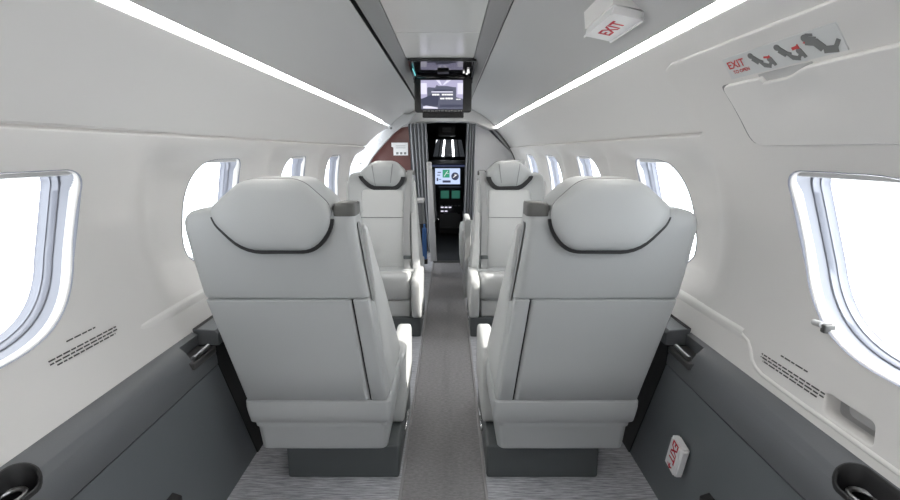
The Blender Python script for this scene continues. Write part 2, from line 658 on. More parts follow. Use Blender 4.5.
# ================================================================== SEATS
def make_seat(mir, label, group):
    """built facing +y; the aisle is on local -x (mir = 1) or +x (mir = -1)"""
    root = empty('cabin_seat', (0, 0, 0), label, 'seat', group)
    B = lambda mb, name, m, par=None, **k: mb.build(name, m, par or root, absz=False, mirror=mir, **k)

    def stack(levels, r, n=6, top=.0):
        rings = []
        for lv in levels:
            z, x0, x1, y0, y1 = lv[:5]
            rr = lv[5] if len(lv) > 5 else r
            rings.append([(x, y, z) for x, y in rrect(x0, x1, y0, y1, rr, n)])
        return rings

    # plinth
    mb = MB()
    mb.box(-.182, .182, 0, .395, 0, .118, .008)
    base = B(mb, 'plinth', M['plinth'])
    mb = MB()
    mb.box(-.190, -.180, .16, .27, .045, .062, .004)
    mb.box(-.192, -.182, .20, .225, .062, .085, .003)
    B(mb, 'recline_lever', M['chrome'], base)
    # lower shell
    mb = MB()
    mb.loft(stack([(.150, -.150, .225, -.05, .30), (.158, -.155, .230, -.060, .33), (.166, -.156, .231, -.063, .335), (.272, -.172, .236, -.078, .30)], .022))
    B(mb, 'lower_shell', M['leather'])
    # skirt band
    mb = MB()
    mb.loft(stack([(.268, -.168, .236, -.090, .20), (.275, -.174, .241, -.097, .22), (.30, -.176, .244, -.102, .24), (.325, -.176, .246, -.106, .24), (.343, -.175, .246, -.106, .23), (.348, -.171, .242, -.102, .22)], .014))
    B(mb, 'skirt_band', M['leather'])
    # backrest body
    lv = [(.25, -.160, .235, -.085, .10), (.345, -.167, .241, -.098, .10), (.50, -.149, .271, -.120, .07), (.672, -.131, .305, -.142, .038),
          (.676, -.1315, .3055, -.152, .037), (.684, -.130, .308, -.1545, .034), (.78, -.117, .318, -.168, -.028), (.86, -.109, .323, -.180, -.066), (.885, -.106, .321, -.183, -.076, .02),
          (.900, -.104, .314, -.182, -.083, .018), (.910, -.100, .303, -.179, -.090, .016), (.916, -.092, .285, -.171, -.098, .014), (.918, -.08, .262, -.16, -.106, .01)]
    mb = MB()
    mb.loft(stack(lv, .022))
    back = B(mb, 'backrest', M['leather'], sharp=50)
    # rear plates (with a dark joint between main panel and aisle-side strip)
    for nm, xa, xb in (('back_panel', (-.1185, -.0865), (.240, .304)), ('back_strip', (-.166, -.130), (-.1215, -.0895))):
        rings = []
        for z, k in ((.350, .0), (.353, 1), (.45, 1), (.56, 1), (.668, 1), (.671, 0)):
            t = (z - .35) / .322
            x0 = xa[0] + (xa[1] - xa[0]) * t
            x1 = xb[0] + (xb[1] - xb[0]) * t
            yr = -.098 - .044 * t
            e = .004 * (1 - k)
            rings.append([(x, y, z) for x, y in rrect(x0 + e, x1 - e, yr - .0105 + e, yr + .03, .007 if nm == 'back_strip' else .014, 4)])
        mb = MB()
        mb.loft(rings)
        B(mb, nm, M['leather'], sharp=50)
    mb = MB()
    rings = []
    for z in (.349, .67):
        t = (z - .35) / .322
        x = -.1198 + .0322 * t
        yr = -.098 - .044 * t
        rings.append([(x - .002, yr - .004, z), (x + .002, yr - .004, z), (x + .004, yr + .01, z), (x - .004, yr + .01, z)])
    mb.loft(rings)
    B(mb, 'back_joint', M['seatblk'])
    # front side bolsters running down to the seat pan
    for x0, x1, lean, nm in ((-.172, -.128, .053, 'side_bolster'), (.222, .269, .07, 'side_bolster')):
        pr = [(-.11, .868), (-.088, .868), (-.045, .79), (.045, .66), (.13, .50), (.20, .37), (.22, .29), (.18, .26), (-.04, .26), (-.06, .45), (-.085, .70)]
        pr = round_poly(pr, .03, 3)
        rings = []
        for e, sx in ((.012, 0), (.003, .12), (0, .3), (0, .7), (.003, .88), (.012, 1)):
            cy = .03
            cz = .55
            ring = []
            for y, z in pr:
                d = Vector((cy - y, cz - z))
                q = Vector((y, z)) + d.normalized() * e
                ring.append((x0 + (x1 - x0) * sx + lean * (q.y - .30) / .58, q.x, q.y))
            rings.append(ring)
        mb = MB()
        mb.loft(rings)
        B(mb, nm, M['leather2'], sharp=50)
    # front cushion of the back
    rings = []
    for z, w, yf, rr in ((.285, .0, .140, .02), (.30, .124, .156, .02), (.40, .134, .138, .02), (.52, .140, .108, .02), (.64, .142, .057, .02), (.74, .142, .005, .02), (.79, .140, -.024, .02), (.805, .134, -.034, .02), (.812, .12, -.044, .02)):
        w = max(w, .10)
        cx = .042 + .048 * (z - .3) / .5
        rings.append([(x, y, z) for x, y in rrect(cx - w, cx + w, yf - .10, yf, rr, 5)])
    mb = MB()
    mb.loft(rings)
    cush = B(mb, 'back_cushion', M['leather2'], sharp=50)
    mb = MB()
    mb.tube([(.085 - .138 + 276e-3 * k / 8, .0575 - (.004 if k in (0, 8) else 0), .643) for k in range(9)], .0022, 6)
    B(mb, 'cross_seam', M['piping'], cush)
    # headrest
    hexo = [(.017, .993), (.155, .993), (.241, .922), (.232, .885), (.165, .816), (-.008, .816), (-.050, .868), (-.056, .926)]

    def hx(e, dz=0, sc=1.):
        cx, cz = .086, .905
        o = round_poly(hexo, [.03, .03, .03, .03, .045, .045, .03, .03], 5)
        out = []
        for x, z in o:
            d = Vector((cx - x, cz - z))
            L = d.length
            q = Vector((x, z)) + d * (e / L)
            out.append((q.x, q.y + dz))
        return out

    mb = MB()
    rings = []
    for y, e in ((-.212, .055), (-.2105, .03), (-.207, .014), (-.201, .004), (-.193, 0), (-.182, .0), (-.1815, .0025), (-.179, .0025), (-.1785, 0), (-.13, -.003), (-.075, 0), (-.052, .008), (-.040, .02), (-.032, .045)):
        rings.append([(x, y, z) for x, z in hx(e)])
    mb.loft(rings)
    hd = B(mb, 'headrest', M['leather'], sharp=60)
    for sx in (-1, 1):
        mb = MB()
        mb.tube([(.086 + sx * (.068 - .02 * k / 6), -.0315 - (.008 if k in (0, 6) else 0) , .978 - .14 * k / 6) for k in range(7)], .0022, 6)
        B(mb, 'headrest_seam', M['piping'], hd)
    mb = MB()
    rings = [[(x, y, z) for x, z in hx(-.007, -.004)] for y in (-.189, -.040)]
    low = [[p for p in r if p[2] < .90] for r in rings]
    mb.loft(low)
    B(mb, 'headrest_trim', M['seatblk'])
    mb = MB()
    mb.tube([(x, -.1802, z) for x, z in hx(.0008)], .0022, 6, True)
    B(mb, 'headrest_piping', M['piping'], hd)
    # belt guide on the aisle-side shoulder
    mb = MB()
    mb.loft([[(x, y, z) for x, y in rrect(-.112 + e, -.054 - e, -.185 + e, -.12 - e, .014, 4)] for z, e in ((.900, 0), (.924, .001), (.930, .004), (.933, .012))])
    B(mb, 'belt_guide', M['guide'], sharp=50)
    # shoulder belt down the front
    mb = MB()
    pts = [(-.088, -.130, .930), (-.086, -.105, .922), (-.082, -.078, .87), (-.078, -.036, .79), (-.078, .052, .66), (-.082, .105, .54), (-.088, .155, .42), (-.090, .19, .34)]
    mb.loft([[(x - .019, y + .008, z), (x + .019, y + .008, z), (x + .019, y + .012, z + .002), (x - .019, y + .012, z + .002)] for x, y, z in pts])
    bl = B(mb, 'shoulder_belt', M['webbing'], sharp=30)
    mb = MB()
    mb.box(-.112, -.066, .166, .188, .405, .425, .003)
    B(mb, 'belt_buckle', M['plinth'], bl)
    # long slot trim on the aisle side of the back
    mb = MB()
    rings = []
    for dx, e in ((0, .004), (-.004, 0), (-.0045, .002)):
        ring = []
        for a, b in rrect(-.115 + e, .115 - e, -.015 + e, .015 - e, .0148, 5):
            z = .765 + a
            xs = -.130 + (z - .684) * (.013 / .096) if z < .78 else -.117 + (z - .78) * .1
            ring.append((xs + dx + .0006, -.1545 - .14 * (z - .684) + .044 + b, z))
        rings.append(ring)
    mb.loft(rings)
    B(mb, 'belt_slot', M['piping'], sharp=50)
    # seat cushion, front panel, stowed aisle armrest
    mb = MB()
    rings = []
    for z, e, yf in ((.215, .008, .372), (.222, .0, .384), (.29, -.002, .396), (.345, 0, .397), (.362, .006, .390), (.372, .02, .372)):
        rings.append([(x, y, z - (.08 * (1 - (y + .02) / .41) if z > .28 else 0)) for x, y in rrect(-.126 + e, .205 - e, -.02, yf, .03, 5)])
    mb.loft(rings)
    B(mb, 'seat_cushion', M['leather2'], sharp=60)
    mb = MB()
    mb.box(-.122, .20, .02, .376, .085, .212, .012)
    B(mb, 'front_panel', M['leather2'])
    mb = MB()
    pr = round_poly([(.10, .122), (.42, .122), (.437, .20), (.430, .358), (.12, .352)], [.02, .02, .05, .05, .04], 5)
    rings = []
    for x, e in ((-.188, .012), (-.184, .003), (-.178, 0), (-.145, 0), (-.138, .004), (-.134, .012)):
        ring = []
        for y, z in pr:
            d = (Vector((.27, .23)) - Vector((y, z))).normalized()
            ring.append((x, y + d.x * e, z + d.y * e))
        rings.append(ring)
    mb.loft(rings)
    B(mb, 'aisle_armrest', M['leather2'], sharp=50)
    return root


SX = .325
seatR = make_seat(1, 'nearest grey leather seat on the right of the aisle, seen from behind', 'cabin seats')
seatL = make_seat(-1, 'nearest grey leather seat on the left of the aisle, seen from behind', 'cabin seats')
seatR.location = (SX, 1.161, 0)
seatL.location = (-SX, 1.161, 0)
fr = copy_thing(seatL)
fr.location = (SX, 2.565, 0)
fr.rotation_euler = (0, 0, PI)
fr['label'] = 'far grey leather seat right of the aisle, facing the camera beside the low divider'
fl_ = copy_thing(seatR)
fl_.location = (-SX, 2.565, 0)
fl_.rotation_euler = (0, 0, PI)
fl_['label'] = 'far grey leather seat left of the aisle, facing the camera before the entry door'


# ================================================================== SIDE CABINETS
def boolean_cut(obj, cutters):
    for mb in cutters:
        c = mb.build('cut', M['tray'], absz=False)
        c.location = (0, 0, 0)
        md = obj.modifiers.new('b', 'BOOLEAN')
        md.operation = 'DIFFERENCE'
        md.solver = 'EXACT'
        md.object = c
        bpy.context.view_layer.update()
        dg = bpy.context.evaluated_depsgraph_get()
        me = bpy.data.meshes.new_from_object(obj.evaluated_get(dg))
        obj.modifiers.clear()
        obj.data = me
        bpy.data.objects.remove(c)
    me = obj.data
    me.shade_smooth()
    me.set_sharp_from_angle(angle=math.radians(30))


LEDGE = [(.728, -.5205), (.726, -.521), (.722, -.5225), (.705, -.531), (.688, -.542), (.675, -.557), (.666, -.575), (.661, -.595), (.660, -.6185), (.728, -.6185)]
for side, nm in ((-1, 'left'), (1, 'right')):
    cab = empty('side_cabinet', (side * .73, -.1, 0), 'long charcoal side cabinet under the %s windows%s' % (nm, ' with a white sign on it' if side > 0 else ' without any sign'), 'cabinet', 'charcoal side cabinets')
    sg = lambda pts: [(side * x, z) for x, z in pts]
    lz = lambda x: next((a[1] + (b[1] - a[1]) * (abs(x) - a[0]) / (b[0] - a[0]) for a, b in zip(LEDGE, LEDGE[1:]) if b[0] <= abs(x) <= a[0]), -.5205)
    mb = MB()
    mb.prism(sg(LEDGE), Y0 + .01, 1.095)
    led = mb.build('ledge_top', M['ledge'], cab, sharp=30)
    # cut the two trays
    cut1 = MB()
    cx = sorted((side * .672, side * .7195))
    ring = rrect(cx[0], cx[1], .30, .614, .024, 6)
    cut1.loft([[(x, y, z + H) for x, y in ring] for z in (-.588, -.4)])
    cut2 = MB()
    rg = [(side * x, y) for x, y in ((.55, .985), (.645, .978), (.665, 1.0), (.712, 1.015), (.712, 1.2), (.55, 1.2))]
    cut2.loft([[(x, y, z + H) for x, y in rg] for z in (-.565, -.4)])
    boolean_cut(led, [cut1, cut2])
    mb = MB()
    def ring2(e, dz, flat=None):
        return [(x, y, lz(x) + dz if flat is None else flat) for x, y in rrect(cx[0] + e, cx[1] - e, .30 + e, .614 - e, max(.005, .024 - e * .5), 6)]
    mb.loft([ring2(-.0015, -.012), ring2(-.0015, .001), ring2(.001, .0015), ring2(.004, -.003), ring2(.005, 0, -.580), ring2(.02, 0, -.582)], False, True)
    tr = mb.build('cup_tray', M['black'], cab, sharp=40)
    mb = MB()
    mb.tube([(side * .700 + .018 * math.cos(2 * PI * k / 24), .575 + .018 * math.sin(2 * PI * k / 24), -.562) for k in range(24)], .004, 8, True)
    mb.build('cup_ring', M['dimchrome'], tr)
    mb = MB()
    x = sorted((side * .658, side * .715))
    mb.box(x[0], x[1], .99, 1.09, -.580, -.560, .003)
    t2 = mb.build('recess_floor', M['tray'], cab)
    mb = MB()
    mb.cyl((side * .668, 1.004, -.553), (side * .668, 1.07, -.550), .0065)
    mb.build('chrome_bar', M['dimchrome'], t2)
    # vertical panel below the seam
    mb = MB()
    mb.loft([[(side * .662, Y0 + .01, -.6235), (side * .664, Y0 + .01, -1.06), (side * .728, Y0 + .01, -1.06), (side * .728, Y0 + .01, -.6235)],
             [(side * .662, 1.098, -.6235), (side * .664, 1.275, -1.06), (side * .728, 1.275, -1.06), (side * .728, 1.098, -.6235)]])
    mb.build('front_panel', M['panel'], cab)
    mb = MB()
    mb.prism(sg([(.664, -.615), (.664, -.627), (.72, -.625), (.72, -.615)]), Y0 + .02, 1.09)
    mb.build('seam', M['black'], cab)
    # black end trim leaning forward to the floor
    mb = MB()
    mb.loft([[(side * .660, 1.0985, -.565), (side * .660, 1.17, -.565), (side * .728, 1.17, -.565), (side * .728, 1.0985, -.565)],
             [(side * .660, 1.0985, -.6215), (side * .660, 1.18, -.6215), (side * .728, 1.18, -.6215), (side * .728, 1.0985, -.6215)],
             [(side * .660, 1.276, -1.06), (side * .660, 1.35, -1.06), (side * .728, 1.35, -1.06), (side * .728, 1.276, -1.06)]])
    mb.build('end_trim', M['black'], cab)
    mb = MB()
    yy = .853
    mb.prism([(side * .640, -.842), (side * .640, -.90), (side * .665, -.91), (side * .665, -.832)], yy - .017, yy + .017)
    mb.build('latch', M['black'], cab, bevel=.003)
    # ledge forward of the recess, beside the seats
    fw = empty('side_ledge', (side * .74, 2.0, 0), 'charcoal ledge on the %s running forward from the recess past the seats' % nm, 'ledge', 'charcoal window ledges')
    ye = 3.3
    mb = MB()
    mb.prism(sg([(.730, -.512), (.665, -.518), (.655, -.528), (.655, -.564), (.730, -.564)]), 1.10, ye)
    mb.build('ledge_top', M['ledge'], fw, bevel=.003)
    mb = MB()
    mb.prism(sg([(.690, -.564), (.690, -1.06), (.730, -1.06), (.730, -.564)]), 1.352, ye)
    mb.build('front_panel', M['panel'], fw)
    mb = MB()
    mb.prism(sg([(.726, -.5128), (.716, -.5135), (.716, -.5115), (.726, -.511)]), 1.10, ye)
    mb.build('edge_strip', M['black'], fw)


# ================================================================== EMERGENCY EXIT COVER AND SIGNS, RIGHT
def cover_off(y, s):
    z = ZC + RAD * math.sin(max(0, s) / RAD)
    u = (y - .745) / .055
    w = (z - .108) / .020
    return -.010 * math.exp(-(u * u) ** 2 - w * w)


ex = empty('emergency_exit_cover', (.70, .5, H + .08), 'cream flap covering the emergency exit handle above the right front window', 'exit cover')
mb = MB()
lp = [(.918, .146), (.815, .146), (.810, .136), (.75, .136), (.715, .147), (-.3, .147), (-.3, .019), (.885, .019)]
lp = round_poly(lp, [.012, .001, .001, .02, .02, .02, .02, .03], 5)
patch(mb, 1, ys(lp), [], .019, .012, .018, cover_off, .004)
mb.build('flap', M['upper'], ex, sharp=60)
mb = MB()
cq = Vector((.3, .083))
lq = [(y + (.018 if y > .3 else -.0035), z + (.0028 if z > .083 else -.0028)) for y, z in lp]
patch(mb, 1, ys(lq), [], .0092, .003, .03, None, .0005)
mb.build('flap_gasket', M['piping'], ex)
mb = MB()
patch(mb, 1, ys([(.822, .153), (.705, .153), (.705, .130), (.822, .130)]), [], .0095, .004, .03, None, .001)
mb.build('finger_gap', M['shade'], ex)


def decal(mb, side, outline, off, thick=.0008):
    """thin flat mark following the wall; outline in (y, s), convex"""
    n = len(outline)
    a = [shell(side, y, s, off) for y, s in outline]
    b = [shell(side, y, s, off - thick) for y, s in outline]
    mb.loft([b, a])


# instruction placard between seam and flap
pl = None
mb = MB()
PY0, PY1, PZ0, PZ1 = .640, .893, .157, .197
PS0, PS1 = s_of(PZ0), s_of(PZ1)
patch(mb, 1, [(PY1, PS0), (PY1, PS1), (PY0, PS1), (PY0, PS0)], [], .0098, .002, .02, None, .0005)
pl = mb.build('exit_placard', M['decal'])
tag(pl, 'long grey exit placard with red lettering and three grey pictograms, above the exit flap', 'placard')


def pm(a, b):                                        # placard coordinates: a 0..1 forward to aft, b 0..1 up
    return (PY1 + (PY0 - PY1) * a, PS0 + (PS1 - PS0) * b)


ASP = (PY1 - PY0) / (PS1 - PS0)


def wall_text(body, size, ca, cb, m, parent, bold=.0, off=.0108):
    V, F = text2d(body, 1., bold)
    mb = MB()
    vs = []
    for x, y in V:
        yy, ss = pm(ca, cb)
        vs.append(shell(1, yy - x * size, ss + y * size, off))
    mb.add(vs, F)
    return mb.build('lettering', m, parent)


wall_text('EXIT', .023, .125, .62, M['redf'], pl, .02)
wall_text('TO OPEN', .0105, .15, .28, M['redf'], pl, .02)
mb = MB()
mr = MB()


def P2(shapes, a0, target):
    for poly in shapes:
        decal(target, 1, [pm(a0 + x / ASP, y) for x, y in poly], .0108, .0006)


fig = [disc2(.16, .78, .13), disc2(.16, .78, .06), bar2((.20, .68), (.42, .42), .26), bar2((.30, .58), (.62, .40), .09),
       [(.36, .50), (.56, .16), (.86, .06), (.88, .22), (.62, .34), (.50, .52)], bar2((.80, .12), (.98, .34), .12), bar2((.9, .3), (1.1, .2), .10), disc2(.95, .42, .12), bar2((1.0, .42), (1.1, .12), .13)]
fig3 = [disc2(.10, .80, .15), bar2((.05, .72), (.42, .58), .34), bar2((.16, .92), (.40, .84), .10), bar2((.36, .60), (.56, .26), .30), bar2((.54, .22), (1.02, .14), .26), bar2((.92, .16), (1.16, .44), .14), bar2((.2, .55), (.45, .42), .09)]
for a0, shp in ((.27, fig), (.52, fig), (.76, fig3)):
    mb = MB()
    P2(shp, a0, mb)
    mb.build('pictogram', M['pict'], pl)
for a0, shp in ((.27, [[(.82, .46), (1.02, .40), (1.0, .60)], bar2((.72, .56), (.96, .52), .08)]), (.52, [[(.82, .56), (1.02, .46), (1.0, .70)], bar2((.72, .56), (.96, .58), .12)]), (.76, [[(-.06, .66), (.10, .74), (.08, .56)]])):
    mr = MB()
    P2(shp, a0, mr)
    mr.build('arrow', M['redf'], pl)

# fine print on both walls (illegible rows)
for side, nm, ya, yb, za in ((-1, 'left', .728, .888, -.388), (1, 'right', .702, .858, -.440)):
    mb = MB()
    rnd = random.Random(7 + side)
    s0 = s_of(za)
    for row in range(4):
        s = s0 - (0 if row == 0 else .013 + .0068 * row)
        a, b = (ya + .045, yb - .045) if row == 0 else (ya + .012 * (row == 3), yb - (.008 if row == 3 else 0))
        y = a
        while y < b:
            L = min(rnd.uniform(.006, .017), b - y)
            decal(mb, side, [(y, s - .0014), (y + L, s - .0014), (y + L, s + .0014), (y, s + .0014)], .0092, .0006)
            y += L + .003
    o = mb.build('printed_notice', M['ink'])
    tag(o, 'four rows of tiny dark print on the %s wall just below the big window' % nm, 'printed notice', 'wall notices')

# EXIT sign fixed to the ceiling
es = empty('ceiling_exit_sign', (0, 0, 0), 'white exit sign box on the ceiling with red lettering, right of the centre panel', 'exit sign')
SCN = Vector((.448, 1.12, .319))                     # centre of the lettered face
PH = 1.372
tan = Vector((-math.sin(PH), 0, math.cos(PH)))
nrm = Vector((-math.cos(PH), 0, -math.sin(PH)))
mb = MB()
bm = bmesh.new()
bmesh.ops.create_cube(bm, size=1)
for v in bm.verts:
    q = v.co.copy()
    v.co = SCN + Vector((0, 1, 0)) * (q.y * .186) + tan * (q.x * .074) + nrm * (-.014 + q.z * .028)
bmesh.ops.bevel(bm, geom=bm.edges[:], offset=.004, segments=2, affect='EDGES')
mb.addbm(bm)
mb.build('sign_box', M['white'], es)
mb = MB()
r0, r1 = [], []
for a, b in ((1, 1), (1, -1), (-1, -1), (-1, 1)):
    q = SCN + Vector((0, 1, 0)) * (a * .099) + tan * (b * .042) - nrm * .020
    r0.append(q)
    r1.append(shell(1, q.y, s_of_h(q.x + .03 if b < 0 else q.x + .024), .0))
mb.loft([r0, r1])
mb.build('base_plate', M['trim'], es, bevel=.003)
V, F = text2d('EXIT', .046, .0014)
mb = MB()
mb.add([SCN + nrm * .0005 + Vector((0, -1, 0)) * x * 1.15 + tan * (y - .002) for x, y in V], F)
mb.build('lettering', M['red'], es)
# EXIT sign on the right cabinet, lettering turned on its side
sg_ = empty('cabinet_exit_sign', (.65, .992, H - .835), 'small white exit sign box with red sideways lettering on the right charcoal cabinet', 'exit sign')
mb = MB()
rot = Matrix.Rotation(math.radians(13), 4, 'X')
bm = bmesh.new()
bmesh.ops.create_cube(bm, size=1)
for v in bm.verts:
    q = rot @ Vector((v.co.x * .026, v.co.y * .054, v.co.z * .104))
    v.co = Vector((.644, .978, -.825)) + q
bmesh.ops.bevel(bm, geom=bm.edges[:], offset=.006, segments=3, affect='EDGES')
mb.addbm(bm)
mb.build('sign_box', M['white'], sg_)
V, F = text2d('EXIT', .036, .001)
mb = MB()
mb.add([Vector((.6306, .978, -.825)) + rot @ Vector((0, -y * .95 - .0, -x + .016)) for x, y in V], F)
mb.add([Vector((.6306, .978, -.825)) + rot @ Vector((0, a, b)) for a, b in ((.002, -.026), (-.002, -.026), (-.002, -.036), (-.010, -.032), (-.010, -.036), (0, -.046), (.010, -.036), (.010, -.032), (.002, -.036))], [tuple(range(9))])
mb.build('lettering', M['red'], sg_)

# ================================================================== DROP-DOWN MONITOR
mo = empty('ceiling_monitor', (-.02, 2.4, H + .45), 'black flip-down video monitor hanging from the ceiling centre with its screen on', 'monitor')
mb = MB()
x0, x1 = -.207, .171
mb.box(x0, x1, 2.30, 2.31, .487, .50, .002)
for xa, xb in ((x0, x0 + .014), (x1 - .014, x1)):
    mb.loft([[(x, 2.305, .488), (x, 2.70, .445), (x, 2.70, .50), (x, 2.305, .50)] for x in (xa, xb)])
mb.box(x0, x1, 2.66, 2.70, .43, .50, .004)
mb.loft([[(x, 2.305, .4925), (x, 2.66, .470), (x, 2.66, .515), (x, 2.305, .515)] for x in (x0 + .012, x1 - .012)])
hs = mb.build('housing', M['blackgl'], mo)
mb = MB()
mb.box(-.05, .02, 2.50, 2.56, .466, .480, .004)
mb.build('hinge_bar', M['black'], mo)
for x, y, r in ((.135, 2.50, .007), (.138, 2.54, .007), (.130, 2.58, .006), (.110, 2.54, .005)):
    mb = MB()
    mb.cyl((x, y, .468), (x, y, .4935), r)
    mb.build('reading_led', M['lcd_white'], mo)
mb = MB()
mb.box(x0 + .0145, x0 + .018, 2.42, 2.62, .466, .474)
mb.build('edge_light', M['lcd_teal'], mo)
# hanging screen at y = 2.62
YS = 2.62
mb = MB()
outer = rrect(-.199, .163, .243, .452, .018, 5)
mb.loft([[(x, YS + d, z) for x, z in rrect(-.199 + e, .163 - e, .243 + e, .452 - e, .018, 5)] for d, e in ((0, .004), (.003, 0), (.024, 0), (.028, .004))])
scr = mb.build('screen_frame', M['black'], mo)
mb = MB()
mb.box(-.150, .115, YS + .004, YS + .03, .210, .252, .008)
for x in (-.12, -.06, .09):
    mb.box(x - .004, x + .004, YS - .0005, YS + .004, .215, .245)
mb.build('lower_bracket', M['black'], mo)
SX0, SX1, SZ0, SZ1 = -.158, .108, .262, .441


def scr_poly(m, name, polys, lay):
    mb = MB()
    for poly in polys:
        pts = [(SX0 + (SX1 - SX0) * a, SZ0 + (SZ1 - SZ0) * b) for a, b in poly]
        mb.loft([[(x, YS + .0005, z) for x, z in pts], [(x, YS - .0006 * lay, z) for x, z in pts]])
    return mb.build(name, m, scr)


q4 = lambda a, b, c_, d: [(a, c_), (b, c_), (b, d), (a, d)]
scr_poly(M['lcd_lav'], 'display', [q4(0, 1, 0, 1)], 1)
scr_poly(M['lcd_slate'], 'picture_shadow', [[(0, 0), (1, 0), (1, .36), (.84, .42), (.84, .76), (.78, .76), (.62, .80), (.42, .80), (.38, .84), (.34, .74), (.18, .76), (.15, .74), (.15, .44), (.0, .36)]], 2)
scr_poly(M['lcd_navy'], 'picture_dark', [[(.0, .34), (.0, .22), (.08, .1), (.4, .12), (.44, .5), (.24, .5)], q4(.45, 1, .08, .16), q4(.30, .76, .62, .68)], 3)
for pg in ([q4(.25, .76, .58, .615), q4(0, .14, .52, .9), q4(.87, 1, .52, .9), [(.36, 1), (.46, .84), (.5, .84), (.44, 1)], [(.62, 1), (.52, .84), (.56, .84), (.72, 1)], [(.05, .1), (.12, .13), (.4, .06), (.4, .02), (.05, .03)]]):
    scr_poly(M['lcd_pale'], 'picture_light', [pg], 3)
bars = []
rnd = random.Random(3)
for a0, a1, b0, b1 in ((.27, .44, .475, .53), (.50, .76, .48, .53), (.46, .56, .345, .395), (.585, .76, .345, .40), (.84, .95, .33, .36)):
    x = a0
    while x < a1:
        w = rnd.uniform(.035, .07)
        bars.append(q4(x, min(x + w, a1), b0, b1))
        x += w + .006
for b in bars:
    scr_poly(M['lcd_white'], 'caption', [b], 4)
bars = []
x = .05
while x < .97:
    w = rnd.uniform(.03, .09)
    bars.append(q4(x, min(x + w, .98), -.065, -.045))
    x += w + .02
scr_poly(M['shade'], 'button_marks', bars, 1)

# ================================================================== FORWARD END
# grey bulkhead on the right, following the shell
YB = 4.32
pts = [shell(1, YB, s_of(-.545) + (s_of_h(.27) - s_of(-.545)) * k / 24, .004, False) for k in range(25)]
mb = MB()
mb.prism([(.285, -1.06), (.80, -1.06), (.76, -.66)] + [(x, z) for x, _, z in pts] + [(.285, pts[-1][2])], YB, YB + .03)
tag(mb.build('wall_front', M['bulk']), kind='structure')
mb = MB()
arc = [shell(1, YB - .012, s_of(-.5) + (s_of_h(.40) - s_of(-.5)) * k / 30, .010, False) for k in range(31)]
mb.tube(arc, .008, 6)
tag(mb.build('trim_5', M['guide']), kind='structure')
# curved header over the passage
mb = MB()
L = [shell(-1, 4.25, s_of_h(.60) + (s_of_h(.05) - s_of_h(.60)) * k / 10, -.005, False) for k in range(11)]
R = [shell(1, 4.25, s_of_h(.60) + (s_of_h(.05) - s_of_h(.60)) * k / 10, -.005, False) for k in range(11)]
top = [(x, z) for x, _, z in L] + [(x, z) for x, _, z in R[::-1]]
low = [(.30, .275), (.20, .292), (-.10, .296), (-.30, .28), (-.42, .245)]
mb.prism(top + [(.42, .22)] + low, 4.14, 4.34)
tag(mb.build('trim_6', M['ceil'], bevel=.015), kind='structure')

# entry door: bright jamb with holes, on the left
mb = MB()
YJ = 4.02
inner = [(-.80, -1.06), (-.80, -.16), (-.735, -.055), (-.622, .072), (-.522, .177), (-.443, .234), (-.382, .266)]
outer = [(-.30, .36), (-.50, .36), (-.72, .30), (-.95, .10), (-1.05, -.2), (-1.05, -1.06)]
poly = inner + outer
mb.prism(poly, YJ, YJ + .05)
dj = tag(mb.build('door_1', M['jamb'], bevel=.006), kind='structure')
mb = MB()
for x, z, r in ((-.545, .222, .026), (-.665, .105, .022), (-.86, -.125, .010)):
    mb.tube([(x + r * math.cos(2 * PI * k / 18), YJ - .001, z + r * math.sin(2 * PI * k / 18)) for k in range(18)], .003, 6, True)
mb.build('latch_ring', M['shade'], dj)
mb = MB()
for x, z, r in ((-.550, .222, .011), (-.86, -.125, .008)):
    mb.cyl((x, YJ - .003, z), (x, YJ + .002, z), r)
mb.build('latch_hole', M['ink'], dj)
# red-brown partition with a white placard
mb = MB()
mb.prism([(-.92, -1.06), (-.345, -1.06), (-.345, .26), (-.44, .25), (-.92, .25)], 4.20, 4.24)
pt = mb.build('wood_partition', M['wood'])
tag(pt, 'glossy red-brown wood partition beyond the entry door, behind the left far seat', 'partition')
mb = MB()
mb.box(-.375, -.362, 4.15, 4.20, -1.06, .262, .003)
mb.build('door_edge', M['dark'], pt)
mb = MB()
mb.prism([(-.575, .085), (-.405, .085), (-.405, -.045), (-.555, -.045), (-.555, .035), (-.575, .045)], 4.193, 4.199)
pc = mb.build('safety_card', M['white'])
tag(pc, 'white safety card fixed to the red-brown wood partition', 'placard')
mb = MB()
for k in range(3):
    x = -.515 + .04 * k
    mb.box(x - .012, x + .012, 4.1915, 4.193, -.035, -.012)
for k in range(2):
    mb.box(-.53, -.43, 4.1915, 4.193, .05 - .02 * k, .054 - .02 * k)
mb.build('card_print', M['pict'], pc)


# curtains
def curtain(xt0, xt1, xb0, xb1, zt, zb, label, y=4.11, folds=5):
    mb = MB()
    rows = []
    n = folds * 8
    for j in range(13):
        t = j / 12
        z = zt + (zb - zt) * t
        a = xt0 + (xb0 - xt0) * t
        b = xt1 + (xb1 - xt1) * t
        amp = .018 + .006 * t
        front = [(a + (b - a) * i / n, y + amp * math.sin(2 * PI * folds * i / n + .4 * math.sin(3 * t)), z) for i in range(n + 1)]
        rows.append(front + [(x, yy + .006, zz) for x, yy, zz in front[::-1]])
    mb.loft(rows)
    o = mb.build('curtain', M['curtain'], sharp=60)
    return tag(o, label, 'curtain', 'cockpit curtains')


curtain(-.392, -.205, -.30, -.15, .272, -1.05, 'grey pleated curtain gathered at the left of the cockpit passage')
curtain(.195, .292, .158, .262, .272, -1.05, 'grey pleated curtain gathered at the right of the cockpit passage', folds=4)
